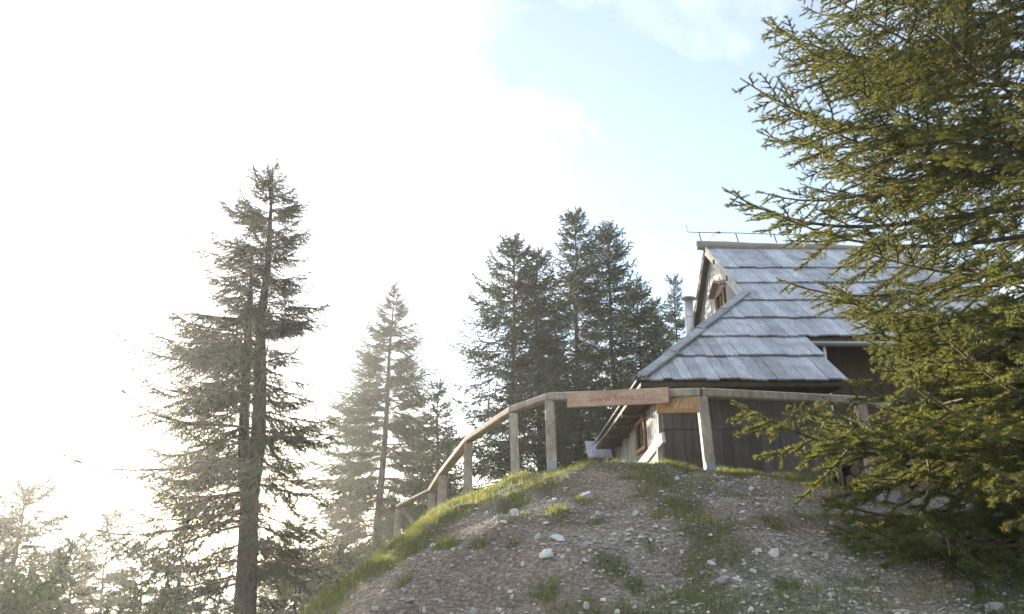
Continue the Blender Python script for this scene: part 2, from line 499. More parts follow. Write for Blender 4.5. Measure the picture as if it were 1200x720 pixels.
# roof deck: boards under the shakes, one closed thin shell per face
deck = MB()
t = Vector((0, 0, -.07))
EYR = 12.26                               # eave of the part with the gutter
XE = 5.15
deck.prism([(2.0, EY + .02, EZ), (XE, EY + .02, EZ), (XE, EYR, roofZ(EYR)), (hipL(EYR), EYR, roofZ(EYR))], t)
deck.prism([(hipL(EYR), EYR + .004, roofZ(EYR)), (hipR(EYR), EYR + .004, roofZ(EYR)), (GXR, GFY, GFZ), (GXL, GFY, GFZ)], t)
deck.prism([(GXL, GFY + .004, GFZ), (GXR, GFY + .004, GFZ), (GXR, RY, RZ), (GXL, RY, RZ)], t)
BY = 2 * RY - GFY
deck.prism([(GXL, RY + .004, RZ), (GXR, RY + .004, RZ), (GXR, BY, GFZ), (GXL, BY, GFZ)], t)
deck.prism([(GXL, BY + .004, GFZ), (GXR, BY + .004, GFZ), (11.2, 20.2, 2.75), (3.0, 20.2, 2.75)], t)
deck.prism([(1.99, EY + .03, EZ), (GXL - .004, GFY, GFZ), (GXL - .004, BY, GFZ), (1.9, 16.6, 2.15)], t)
deck.prism([(GXR + .004, GFY, GFZ), (GXR + .004, BY, GFZ), (11.2, 20.1, 2.75), (hipR(EYR), EYR + .1, roofZ(EYR))], t)
roof = hb(deck, "roof", M['deck'])

def clip(poly, fn):
    """keep the side of a convex polygon where fn >= 0"""
    out = []
    for i, p in enumerate(poly):
        q = poly[(i + 1) % len(poly)]
        a, b = fn(p), fn(q)
        if a >= 0: out.append(p)
        if (a >= 0) != (b >= 0):
            s = a / (a - b); out.append((p[0] + (q[0] - p[0]) * s, p[1] + (q[1] - p[1]) * s))
    return out
COURSE = [11.0, 11.65, 12.26, 12.91, 13.61, 14.39, 15.15, 16.28]
for ci in range(7):
    y0, y1 = COURSE[ci], COURSE[ci + 1]
    xr = XE if ci < 2 else (hipR(y0) if y0 < GFY else GXR)
    x = hipL(y0) - .25 if y0 < GFY else GXL
    xmax = min(xr, 11.0)
    while x < xmax - .03:
        w = rnd.uniform(.135, .235)
        x1 = min(x + w, xmax)
        if xmax - x1 < .06: x1 = xmax
        ya = y0 - .03 + rnd.uniform(-.018, .018)
        yb = min(y1 + .05, RY - .01)
        poly = [(x + .003, ya), (x1 - .003, ya + rnd.uniform(-.008, .008)), (x1 - .003, yb), (x + .003, yb)]
        poly = clip(poly, lambda p: p[0] - (hipL(min(p[1], GFY)) if p[1] < GFY else GXL))
        if xr != XE: poly = clip(poly, lambda p: (hipR(p[1]) if p[1] < GFY else GXR) - p[0])
        if len(poly) >= 3:
            lift, tw = rnd.uniform(.040, .056), rnd.uniform(-.006, .006)
            th = rnd.uniform(.022, .030)
            V, E = [], []
            for (px_, py_) in poly:
                k = (py_ - ya) / (yb - ya)
                off = lift * (1 - k) + .004 + tw * ((px_ - x) / max(w, .01) - .5) * (1 - k)
                V.append(Vector((px_, py_, roofZ(py_))) + nrm * off); E.append(nrm * th)
            hb(MB().prism(V, E), "shingle", M['shake'], roof)
        x = x1
# left hip face, seen only from the side: broad shakes
def left_pt(s, k):
    """s along the eave from front to back, k up the slope"""
    a = Vector((1.99, EY + .05, EZ)).lerp(Vector((1.9, 16.6, 2.15)), s)
    b = Vector((GXL - .01, GFY, GFZ)).lerp(Vector((GXL - .01, BY, GFZ)), s)
    return a.lerp(b, k)
nl = Vector((-SL, 0, 1)).normalized()
for ci in range(4):
    k0, k1 = ci / 4, (ci + 1) / 4 + .02
    n_ = 9
    for j in range(n_):
        s0, s1 = j / n_ + .001, (j + 1) / n_ - .001
        V = [left_pt(s0, k0 - .01) + nl * .05, left_pt(s1, k0 - .01) + nl * .05, left_pt(s1, min(k1, .99)) + nl * .006, left_pt(s0, min(k1, .99)) + nl * .006]
        hb(MB().prism(V, nl * .026), "shingle", M['shake'], roof)
# hip caps: four long boards lapping one over another
HA, HB_ = Vector((1.97, EY - .05, EZ - .02)), Vector((GXL + .02, GFY + .02, GFZ + .01))
hd = (HB_ - HA)
upn = (nrm + nl).normalized()
hside = hd.normalized().cross(upn).normalized()
for j in range(4):
    a, b = HA + hd * (j / 4 - (.012 if j else 0)), HA + hd * ((j + 1) / 4 + .008)
    mb = MB()
    p, q = a + upn * .115, b + upn * .085
    dn = -upn * .05
    for sg in (1, -1):
        wv = hside * sg * .13 + dn
        mb.prism([p, q, q + wv, p + wv], upn * .028)
    hb(mb, "hip_cap", M['cap'], roof)
# ridge log, with its weathered end sticking out
rl = MB(); pts = [Vector((4.50 + i * .66, RY + .01 * math.sin(i), RZ + .105 + .012 * math.sin(i * 1.7) - .02 * i)) for i in range(9)]
rl.tube(pts, [.118, .115, .113, .115, .112, .113, .11, .111, .11], 14)
hb(rl, "ridge_log", M['log'], roof, True)
# lightning conductor along the ridge
lc = MB()
for x in (4.62, 5.52, 6.45, 7.4):
    z0 = RZ + .24 - .018 * (x - 4.6)
    lc.tube([(x, RY, z0 - .03), (x - .045, RY, z0 + .21)], .014, 5)
lc.tube([(4.27, RY, RZ + .68), (4.31, RY, RZ + .46), (4.6, RY, RZ + .45), (5.5, RY, RZ + .435), (6.45, RY, RZ + .40), (7.4, RY, RZ + .385), (9.4, RY, RZ + .36)], .011, 5)
lc.tube([(5.02, RY - .01, RZ + .445), (5.10, RY - .01, RZ + .443)], .026, 6)
lc.tube([(5.03, RY - .02, RZ + .44), (4.90, RY - .05, RZ + .36), (4.84, RY - .06, RZ + .26)], .006, 4)
hb(lc, "lightning_conductor", M['rust'])

# barge boards of the gablet
for (yf, sgn) in ((GFY, 1), (BY, -1)):
    a = Vector((GXL - .03, yf - .02 * sgn, GFZ - .02)); b = Vector((GXL - .03, RY - .01 * sgn, RZ + .03))
    dirv = (b - a).normalized(); n2 = Vector((0, -dirv.z, dirv.y)) if sgn > 0 else Vector((0, dirv.z, -dirv.y))
    if n2.z < 0: n2 = -n2
    mb = MB().prism([a + n2 * .05, b + n2 * .05, b - n2 * .13, a - n2 * .13], (.035, 0, 0))
    hb(mb, "barge_board", M['barge'] if sgn > 0 else M['brown_plank'], roof)
    if sgn > 0:
        for k in (.36, .70):
            p = a.lerp(b, k) - n2 * .02
            hb(MB().beam(p + Vector((-.02, 0, .05)), p + Vector((-.02, 0, -.07)), .03, .03, (1, 0, 0)), "iron_clip", M['rust'], roof)
# gable wall, standing back under the verge
gw = hb(MB().prism([(4.86, GFY + .3, GFZ - .05), (4.86, BY - .3, GFZ - .05), (4.86, RY, RZ - .16)], (.05, 0, 0)), "gable_wall", M['deck'])
y = GFY + .12
WY0, WY1, WZ0, WZ1 = 15.50, 16.25, 5.00, 5.60
while y < BY - .1:
    w = rnd.uniform(.14, .2); y1 = min(y + w, BY - .1)
    pl = [(y + .004, GFZ - .05), (y1 - .004, GFZ - .05)]
    tops = [roofZ(q) if q < RY else roofZ(2 * RY - q) for q in (y + .004, y1 - .004)]
    d_ = 4.83 - rnd.uniform(0, .012)
    def plank(z0a, z0b, z1a, z1b):
        if min(z1a - z0a, z1b - z0b) > .03:
            hb(MB().prism([(d_, y + .004, z0a), (d_, y1 - .004, z0b), (d_, y1 - .004, z1b), (d_, y + .004, z1a)], (.026, 0, 0)), "plank", M['lit_plank'], gw)
    ta, tb = tops[0] - .10, tops[1] - .10
    if y1 > WY0 and y < WY1:
        plank(GFZ - .05, GFZ - .05, min(WZ0, ta), min(WZ0, tb)); plank(WZ1, WZ1, max(ta, WZ1), max(tb, WZ1))
    else:
        plank(GFZ - .05, GFZ - .05, ta, tb)
    y = y1

def window(parent, name, x, y0, y1, z0, z1, hood=False):
    """window in a wall that faces -x"""
    w = hb(MB().prism([(x + .03, y0, z0), (x + .03, y1, z0), (x + .03, y1, z1), (x + .03, y0, z1)], (.012, 0, 0)), name, M['glass'], parent)
    fr = .075
    for p, q in (((x, y0, z0), (x, y1, z0)), ((x, y0, z1), (x, y1, z1))):
        hb(MB().beam(Vector(p) - Vector((.012, fr / 2, 0)), Vector(q) + Vector((-.012, fr / 2, 0)), fr, .05, (1, 0, 0)), "frame", M['frame'], w)
    for yy in (y0, y1):
        hb(MB().beam((x - .010, yy, z0 + fr / 2), (x - .010, yy, z1 - fr / 2), fr, .05, (1, 0, 0)), "frame", M['frame'], w)
    hb(MB().beam((x + .012, (y0 + y1) / 2, z0 + fr / 2), (x + .012, (y0 + y1) / 2, z1 - fr / 2), .03, .03, (1, 0, 0)), "glazing_bar", M['frame'], w)
    if hood:
        for s in (1, -1):
            c = Vector((x - .06, (y0 + y1) / 2, z1 + .30)); e = Vector((x - .06, (y0 + y1) / 2 - s * .52, z1 + .05))
            hb(MB().beam(c, e, .14, .03, (0, 0, 1)), "hood_board", M['frame'], w)
    return w
window(house, "window", 4.81, WY0 + .05, WY1 - .05, WZ0 + .05, WZ1 - .05, True)

# chimney pipe of sheet metal through the hip
ch = MB().tube([(3.55, 14.0, 3.6), (3.60, 14.0, 4.72)], .088, 16)
pipe = hb(ch, "stove_pipe", M['metal'], None, True)
hb(MB().tube([(3.588, 14.0, 4.38), (3.590, 14.0, 4.41)], .094, 16), "pipe_band", M['metal'], pipe, True)
cpm = MB()
for k in range(4):
    a = k * math.pi / 2 + .4
    cpm.beam((3.60 + .08 * math.cos(a), 14 + .08 * math.sin(a), 4.70), (3.60 + .08 * math.cos(a), 14 + .08 * math.sin(a), 4.80), .015, .004)
cpm.tube([(3.602, 14, 4.78), (3.603, 14, 4.80), (3.605, 14, 4.835)], [.150, .150, .02], 16)
hb(cpm, "rain_cap", M['captin'], pipe, False)

# walls
XW, YW, YB = 2.38, 11.6, 16.75
core = MB()
core.prism([(XW + .05, YW + .05, .2), (XE - .1, YW + .05, .2), (XE - .1, YB, .2), (XW + .05, YB, .2)], (0, 0, 2.13))
front = hb(core, "wall", M['deck'])
def vplank_front(x0, x1, z0, z1, y, mat, parent):
    hb(MB().prism([(x0 + .003, y, z0), (x1 - .003, y, z0), (x1 - .003, y, z1), (x0 + .003, y, z1)], (0, .028, 0)), "plank", mat, parent)
for tier, (z0, z1, yb) in enumerate(((.25, 1.80, YW + .015), (1.77, 2.335, YW - .02))):
    x = XW + .03
    while x < XE - .11:
        x1 = min(x + rnd.uniform(.13, .19), XE - .1)
        vplank_front(x, x1, z0 + rnd.uniform(-.008, .008), z1, yb + rnd.uniform(-.006, .006), M['dark_plank'], front)
        x = x1
# end wall
y = YW + .03
EW0, EW1, EZ0, EZ1 = 12.9, 13.85, 1.62, 2.22
top_z = lambda yy: 2.40 - .26 * (yy - EY) / 5.6 - .05
while y < YB:
    y1 = min(y + rnd.uniform(.13, .19), YB)
    d_ = XW + rnd.uniform(0, .012)
    zs = [(.2, top_z(y))] if not (y1 > EW0 and y < EW1) else [(.2, EZ0), (EZ1, top_z(y))]
    for z0, z1 in zs:
        if z1 - z0 > .03:
            hb(MB().prism([(d_, y + .003, z0), (d_, y1 - .003, z0), (d_, y1 - .003, z1), (d_, y + .003, z1)], (.028, 0, 0)), "plank", M['grey_plank'], front)
    y = y1
hb(MB().beam((XW - .01, YW - .015, .2), (XW - .01, YW - .015, 2.335), .07, .05), "corner_board", M['grey_plank'], front)
window(house, "window", XW - .012, EW0 + .04, EW1 - .04, EZ0 + .04, EZ1 - .04)
# flat boarded soffits under front and end eaves
for j in range(4):
    ya, yb_ = EY + .06 + j * .135, EY + .06 + (j + 1) * .135 - .008
    hb(MB().prism([(2.06 + (ya - EY) * .3, ya, 2.337), (XE - .02, ya, 2.337), (XE - .02, yb_, 2.337), (2.06 + (ya - EY) * .3, yb_, 2.337)], (0, 0, .02)), "soffit_board", M['deck'], roof)
for j in range(4):
    xa, xb_ = 1.98 + j * .105, 1.98 + (j + 1) * .105 - .008
    za = 2.333; zb = za - .255
    hb(MB().prism([(xa, EY + .62 if j else EY + .1, za - .004), (xb_, EY + .62 if j else EY + .1, za - .004), (xb_ - .08, 16.6, zb), (xa - .08, 16.6, zb)], (0, 0, .02)), "soffit_board", M['deck'], roof)
# rafters that carry the end eave
for yy in (11.9, 12.9, 13.9, 14.9, 15.9):
    zz_ = 2.29 - .255 * (yy - EY) / 5.6
    hb(MB().beam((1.96, yy, zz_), (2.40, yy, zz_ + .01), .06, .07), "rafter_end", M['brown_plank'], roof)
# recessed brown wall under the gutter
rw = hb(MB().prism([(XE - .05, 13.0, .2), (11.0, 13.0, .2), (11.0, 13.0, 3.75), (XE - .05, 13.0, 3.75)], (0, .1, 0)), "recessed_wall", M['deck'])
x = XE - .04
while x < 10.95:
    x1 = x + rnd.uniform(.16, .24)
    vplank_front(x, x1, .2, 3.7, 12.965 + rnd.uniform(-.006, .006), M['brown_plank'], rw)
    x = x1
hb(MB().prism([(XE - .04, YW + .06, .2), (XE - .04, 12.96, .2), (XE - .04, 12.96, roofZ(12.96) - .12), (XE - .04, YW + .06, 2.40)], (.03, 0, 0)), "side_wall", M['brown_plank'])
# gutter with downpipe
gt = MB()
gz = roofZ(EYR) - .10
prof = [(EYR - .14 + .075 * (1 - math.cos(math.pi * k / 8)), gz - .075 * math.sin(math.pi * k / 8)) for k in range(9)]
V = [(XE + .02, a, b) for a, b in prof] + [(11.0, a, b - .02) for a, b in prof]
V += [(XE + .02, a, b + .006) for a, b in prof] + [(11.0, a, b - .014) for a, b in prof]
Fs = [[k, k + 1, 9 + k + 1, 9 + k] for k in range(8)] + [[18 + k, 27 + k, 27 + k + 1, 18 + k + 1] for k in range(8)] + [[0, 9, 27, 18], [8, 26, 35, 17]] + [[k, 18 + k, 19 + k, k + 1] for k in range(8)] + [[9 + k, 10 + k, 28 + k, 27 + k] for k in range(8)]
gt.add(V, Fs)
gut = hb(gt, "gutter", M['metal'])
hb(MB().tube([(5.42, EYR - .06, gz - .07), (5.42, EYR - .06, gz - .2), (5.36, 12.1, gz - .5), (5.36, 12.1, .45)], .035, 10), "downpipe", M['metal'], gut, True)

# small annex at the back end, its shake roof sloping to the front
annex = empty("annex_shed", (2.0, 17.0, .3), "small dark annex with a grey shake roof at the hut's end wall", "shed")
AO = Vector((2.0, 17.0, .3))
aw = MB().prism([(1.88, 16.95, -.1), (2.36, 16.95, -.1), (2.36, 18.2, -.1), (1.88, 18.2, -.1)], (0, 0, 2.2)).build("wall", M['dark_plank'], annex, AO)
for j in range(4):
    x0, x1 = 1.72 + j * .14, 1.72 + (j + 1) * .14 - .005
    MB().prism([(x0, 16.62, 1.88), (x1, 16.62, 1.88), (x1, 17.25, 2.32), (x0, 17.25, 2.32)], (0, -.018, .026)).build("shingle", M['shake'], annex, AO)

# ------------------------------------------------------------------ railing on the crest
RO = Vector((.5, 10, .9))
railing = empty("timber_railing", (RO.x, RO.y, RO.z), "weathered timber railing of posts and a heavy handrail curving along the mound crest", "railing")
posts = [  # base x, y, top x, top y, top z, size
    (2.42, 9.0, 2.385, 9.02, 1.83, .13), (.54, 9.85, .515, 9.87, 1.945, .135), (.06, 10.4, .02, 10.4, 1.865, .125),
    (-.70, 11.8, -.70, 11.8, 1.63, .14), (-1.22, 12.9, -1.20, 12.9, 1.22, .15), (-1.44, 13.35, -1.43, 13.35, .95, .125), (-2.20, 14.5, -2.19, 14.5, .72, .12),
    (4.75, 9.75, 4.72, 9.75, 1.87, .13)]
for bx, by, tx, ty, tz, s in posts:
    gzv = hz(bx, by)
    hs = .135 if tz > 1.8 else 0
    b0 = Vector((bx, by, gzv - .25)); t0 = Vector((tx, ty, tz - .055))
    k = (gzv + hs - b0.z) / (t0.z - b0.z)
    mid = b0.lerp(t0, k)
    p = MB().beam(mid, t0, s, s, (0, 1, 0), .016, .94).build("post", M['rail'], railing, RO)
    if hs:
        MB().beam(b0, mid + Vector((0, 0, .002)), s * .9, s * .9, (0, 1, 0), .006).build("metal_foot", M['foot'], p, RO)
def hrail(a, b, w=.15, h=.10):
    MB().beam(a, b, w, h, (0, 0, 1), .018).build("handrail", M['rail'], railing, RO)
tops = [Vector((p[2], p[3], p[4])) for p in posts]
rails = [(7, 0), (0, 1), (1, 2), (2, 3), (3, 4), (4, 5), (5, 6)]
for a, b in rails:
    A, B = tops[a], tops[b]
    d = (B - A).normalized()
    hrail(A - d * -.004, B - d * .004, .15 if b < 6 else .13, .115 if a in (7, 0) else .10 if b < 6 else .06)
# beyond the last hidden post the rail runs on behind the spruce
hrail(tops[7] + Vector((.01, .004, 0)), Vector((7.2, 10.6, 1.80)), .15, .115)
# slanting plank at the lowest post
MB().beam(Vector((-2.13, 14.5, .66)), Vector((-1.72, 15.1, .18)), .04, .11).build("brace", M['rail'], railing, RO)

# boards of a lower landing behind the railing
def thing(mb, name, mat, label, cat, group=None, smooth=False):
    return set_props(mb.build(name, mat, smooth=smooth), label, cat, group)
thing(MB().beam((-1.72, 14.6, .22), (-.55, 14.2, .50), .05, .34), "landing_board", M['rail'], "wide plank fixed on edge behind the railing's lower posts", "plank")
thing(MB().beam((-1.95, 14.9, .18), (-1.62, 15.3, -.18), .04, .22), "stair_plank", M['rail'], "grey slanting plank at the foot of the stair behind the railing", "plank")
# railing of the steps at the hut corner
sr = empty("stair_railing", (2.2, 11.0, .7), "short pale slanting handrail on a post beside the hut corner", "railing")
SO = Vector((2.2, 11.0, .7))
MB().beam((2.23, 10.75, 1.52), (2.06, 12.0, 1.20), .05, .17).build("handrail", M['barge'], sr, SO)
MB().beam((2.21, 10.98, .45), (2.21, 10.98, 1.42), .08, .08, (0, 1, 0)).build("post", M['rail'], sr, SO)

# carved signs on the handrail
def text_mesh(body, size):
    cu = bpy.data.curves.new("lettering", 'FONT')
    cu.body = body; cu.size = size; cu.extrude = .003; cu.align_x = 'CENTER'; cu.align_y = 'CENTER'
    cu.resolution_u = 3
    cu.space_character = 1.08
    o = bpy.data.objects.new("lettering", cu); col.objects.link(o)
    bpy.context.view_layer.update()
    me = bpy.data.meshes.new_from_object(o)
    bpy.data.objects.remove(o); bpy.data.curves.remove(cu)
    return me
def sign(name, a, b, h, th, body, size, mats, label, letters='letter', shift=0.0):
    a, b = Vector(a), Vector(b)
    c = (a + b) / 2
    root = empty(name, c, label, "sign")
    MB().beam(a, b, th, h, (0, 0, 1), .006).build("board", mats, root, c)
    d = (b - a).normalized(); nf = d.cross(Vector((0, 0, 1))).normalized()
    me = text_mesh(body, size); me.materials.append(M[letters])
    o = link("lettering", me, root)
    upv = nf.cross(d) * -1
    if upv.z < 0: upv = -upv
    o.matrix_local = Matrix(((d.x, upv.x, nf.x, 0), (d.y, upv.y, nf.y, 0), (d.z, upv.z, nf.z, 0), (0, 0, 0, 1))) @ Matrix.Translation((shift, -.005, th / 2 + .001))
    return root
ra, rb = tops[1], tops[0]
def on_rail(k, dz, dy): 
    p = ra.lerp(rb, k); return p + Vector((-.02 * 0, dy, dz))
sign("carved_sign", on_rail(.125, -.075, -.135), on_rail(.785, -.045, -.135), .205, .045, "www.koca.si", .135, M['sign'],
     "long pinkish wooden sign with carved red web address on the handrail")
sign("carved_sign", on_rail(.72, -.155, -.02), on_rail(.995, -.155, -.05), .20, .04, "Vslic", .13, M['sign2'],
     "short ochre wooden sign half hidden behind the longer sign", 'letter2', .05)

# ------------------------------------------------------------------ rocks
def ico(sub):
    bm = bmesh.new(); bmesh.ops.create_icosphere(bm, subdivisions=sub, radius=1)
    V = np.array([v.co[:] for v in bm.verts]); Fc = np.array([[v.index for v in f.verts] for f in bm.faces]); bm.free()
    return V, Fc
def rock_verts(sub, seed, facets=9, rough=.08):
    r = np.random.default_rng(seed); V, Fc = ico(sub)
    for _ in range(facets):
        n = r.normal(size=3); n /= np.linalg.norm(n); d = r.uniform(.45, .85)
        k = np.maximum(V @ n - d, 0); V = V - k[:, None] * n
    V = V * (1 + r.normal(size=(len(V), 1)) * rough * .5)
    if sub > 2:
        V = V * (1 + .16 * (fbm(V[:, 0] * 2.2 + V[:, 2] * 1.7 + seed, V[:, 1] * 2.2 - V[:, 2] * 1.3, seed, 4)[:, None] - .5) * 2)
    V[:, 2] = np.maximum(V[:, 2], -.5)
    return V, Fc
rock_meshes = {}
for key in ('rock', 'rock_grey'):
    rock_meshes[key] = []
    for s in range(6):
        V, Fc = rock_verts(3, 40 + s)
        rock_meshes[key].append(fast_mesh("rock", V, Fc, M[key]))
def rock(px, py, wpx, hpx, label, group=None, key='rock', v=None):
    p = hit(px, py + hpx * .35)
    s = wpx / F * math.hypot(p.y, p.x) / 2 * .72
    o = link("rock", rock_meshes[key][rnd.randrange(6) if v is None else v], None, (p.x, p.y, p.z + s * .10))
    o.scale = (s * 1.12, s * rnd.uniform(.8, 1.1), max(s * hpx / wpx * 1.5, s * .5))
    o.rotation_euler = (rnd.uniform(-.15, .15) + .15, rnd.uniform(-.15, .15), rnd.uniform(-.7, .7))
    return set_props(o, label, "rock", group)
rock(688, 579, 24, 13, "large pale rock on the upper slope below the railing sign", v=1)
rock(639, 647, 22, 13, "white rock with a broken face lying mid-slope among gravel", v=2)
rock(602, 599, 15, 9, "pale rock sunk in the grass below the twin posts", v=3)
rock(686, 636, 18, 9, "flat slanted slab of grey stone beside a rounded stone", key='rock_grey', v=4)
rock(654, 631, 25, 8, "long flat pale stone lying level on the gravel", v=0)
rock(630, 627, 9, 13, "upright pointed pale stone standing on the slope", v=5)
rock(697, 634, 10, 9, "rounded grey stone beside a flat slanted slab", key='rock_grey', v=1)
rock(1037, 583, 52, 19, "big flat-faced grey boulder with a white edge under the spruce", key='rock_grey', v=3)
rock(1047, 570, 16, 14, "squarish grey block standing behind the big boulder", key='rock_grey', v=4)
rock(907, 647, 15, 13, "chalk white rock below the drooping spruce bough", v=2)
rock(834, 660, 15, 7, "thin white slab on bare soil beside a broad grey stone", v=0)
rock(848, 679, 24, 13, "broad grey stone pressed into bare soil", key='rock_grey', v=5)
rock(864, 678, 11, 7, "small white chip touching the broad grey stone", v=4)
rock(882, 670, 11, 6, "small bright white stone on dark soil", v=3)
rock(1100, 622, 34, 22, "purplish grey rock outcrop behind the spruce's lowest boughs", key='rock_grey', v=0)
rock(1168, 712, 30, 9, "low grey ledge of bedrock under the spruce", key='rock_grey', v=1)
sp = "loose pale stones scattered over the mound"
for px, py, w, h in [(663, 572, 11, 7), (591, 612, 11, 5), (570, 600, 8, 6), (747, 578, 9, 7), (745, 600, 9, 8), (666, 645, 8, 6), (659, 652, 9, 6), (612, 660, 7, 8),
                     (598, 655, 7, 5), (566, 678, 7, 5), (585, 690, 6, 7), (600, 700, 8, 8), (626, 708, 7, 5), (687, 710, 9, 12), (723, 716, 9, 6), (745, 669, 8, 11),
                     (456, 713, 10, 9), (480, 704, 12, 6), (497, 714, 6, 10), (555, 716, 16, 8), (793, 560, 8, 5), (856, 569, 11, 5), (880, 572, 10, 9), (837, 578, 8, 8),
                     (799, 646, 9, 6), (768, 618, 8, 5), (823, 672, 10, 8), (742, 672, 9, 11), (929, 703, 7, 5), (985, 655, 10, 10), (1004, 690, 12, 8), (975, 613, 10, 6),
                     (860, 620, 8, 4), (885, 618, 9, 4), (905, 585, 10, 7), (870, 600, 8, 5), (700, 600, 8, 5), (720, 626, 9, 6), (547, 655, 7, 4), (520, 668, 8, 5), (640, 560, 8, 5)]:
    k_ = 'rock' if rnd.random() < .6 else 'rock_grey'
    rock(px, py, w, h, ("small pale loose stone on the gravel slope of the mound" if k_ == 'rock' else "small grey loose stone on the gravel slope of the mound"), sp if k_ == 'rock' else "loose grey stones scattered over the mound", k_)

# gravel: countless little stones
N = 26000
cand = rng.uniform((-2.6, 4.2), (6.6, 10.0), size=(N * 5, 2))
dens = .22 + .78 * gravel_mask(cand[:, 0], cand[:, 1])
dens *= 1 - .75 * grass_mask(cand[:, 0], cand[:, 1])
cand = cand[rng.random(len(cand)) < dens][:N]
N = len(cand)
_ov = np.array([(1, 0, 0), (-1, 0, 0), (0, 1, 0), (0, -1, 0), (0, 0, 1), (0, 0, -1)], float)
_of = np.array([(0, 2, 4), (2, 1, 4), (1, 3, 4), (3, 0, 4), (2, 0, 5), (1, 2, 5), (3, 1, 5), (0, 3, 5)])
base = [rock_verts(1, 100 + i, 3, .2) for i in range(2)] + [((_ov + rng.normal(size=(6, 3)) * .28), _of) for i in range(3)]
sz = np.minimum(.005 + rng.exponential(.0048, N), .036)
which = np.where(sz > .017, rng.integers(0, 2, N), rng.integers(2, 5, N))
gzv = height(cand[:, 0], cand[:, 1])
Vs, Fs_, tone, off = [], [], [], 0
for i in range(5):
    k = np.where(which == i)[0]; V, Fc = base[i]
    a = rng.uniform(0, 6.28, len(k)); ca, sa = np.cos(a), np.sin(a)
    flat = rng.uniform(.45, .9, len(k)); el = rng.uniform(.7, 1.35, len(k))
    X = V[None, :, 0] * sz[k, None] * el[:, None]; Y_ = V[None, :, 1] * sz[k, None]; Z = V[None, :, 2] * sz[k, None] * flat[:, None]
    P = np.stack([X * ca[:, None] - Y_ * sa[:, None] + cand[k, 0][:, None], X * sa[:, None] + Y_ * ca[:, None] + cand[k, 1][:, None],
                  Z + (gzv[k] + sz[k] * .25)[:, None]], -1)
    Vs.append(P.reshape(-1, 3))
    Fs_.append((Fc[None] + (np.arange(len(k)) * len(V))[:, None, None]).reshape(-1, 3) + off)
    off += len(k) * len(V)
    tone.append(np.repeat(np.clip(rng.normal(.85, .32, len(k)), .35, 1.6), len(V)))
set_props(link("gravel", fast_mesh("gravel", np.concatenate(Vs), np.concatenate(Fs_), M['gravel'], attrs={'tone': np.concatenate(tone)})),
          "grey and white gravel strewn over the mound", "gravel", kind="stuff")

# ------------------------------------------------------------------ grass
def grass_blades(pts, hmin, hmax, w, tone_mu, tone_sd, seed, lean=.45):
    r = np.random.default_rng(seed); n = len(pts)
    z = height(pts[:, 0], pts[:, 1])
    h = r.uniform(hmin, hmax, n) * (.5 + .7 * fbm(pts[:, 0] / .3, pts[:, 1] / .3, 5))
    a = r.uniform(0, 6.28, n); b = r.uniform(0, 6.28, n); L = r.uniform(.1, lean, n) * h
    base = np.c_[pts, z - .01]
    side = np.c_[np.cos(b), np.sin(b), np.zeros(n)] * (w * r.uniform(.6, 1.3, n))[:, None]
    bend = np.c_[np.cos(a), np.sin(a), np.zeros(n)] * L[:, None]
    mid = base + bend * .35 + np.c_[np.zeros((n, 2)), h * .6]
    tip = base + bend * 1.3 + np.c_[np.zeros((n, 2)), h]
    V = np.stack([base - side, base + side, mid + side * .7, mid - side * .7, tip], 1).reshape(-1, 3)
    i = np.arange(n)[:, None] * 5
    T = np.concatenate([i + [0, 1, 2], i + [0, 2, 3], i + [3, 2, 4]])
    t = np.repeat(np.clip(r.normal(tone_mu, tone_sd, n), 0, 1), 5)
    return V, T, t
c = rng.uniform((-4.2, 4.3), (6.2, 12.2), size=(460000, 2))
g = grass_mask(c[:, 0], c[:, 1])
tuft = sstep(.42, .62, fbm(c[:, 0] / .16, c[:, 1] / .16, 13, 2))
c = c[rng.random(len(c)) < g ** 1.6 * (.18 + .82 * tuft) * .85]
V, T, t_ = grass_blades(c, .03, .115, .0024, .45, .22, 3)
set_props(link("grass", fast_mesh("grass", V, T, M['grass'], attrs={'tone': t_})), "short meadow grass growing on the mound crest and in patches", "grass", kind="stuff")
c = np.concatenate([rng.normal(q, s, size=(n_, 2)) for q, s, n_ in
    [((hit(1085, 700).x, hit(1085, 700).y), (.13, .12), 120), ((hit(1110, 680).x, hit(1110, 680).y), (.16, .12), 120), ((hit(1180, 640).x, hit(1180, 640).y), (.2, .2), 200), ((hit(1050, 712).x, hit(1050, 712).y), (.2, .14), 70)]])
V, T, t_ = grass_blades(c, .06, .20, .0025, .92, .1, 8, 1.0)
set_props(link("dry_grass", fast_mesh("dry_grass", V, T, M['grass'], attrs={'tone': t_})), "dry straw coloured grass tufts under the spruce", "dry grass", kind="stuff")

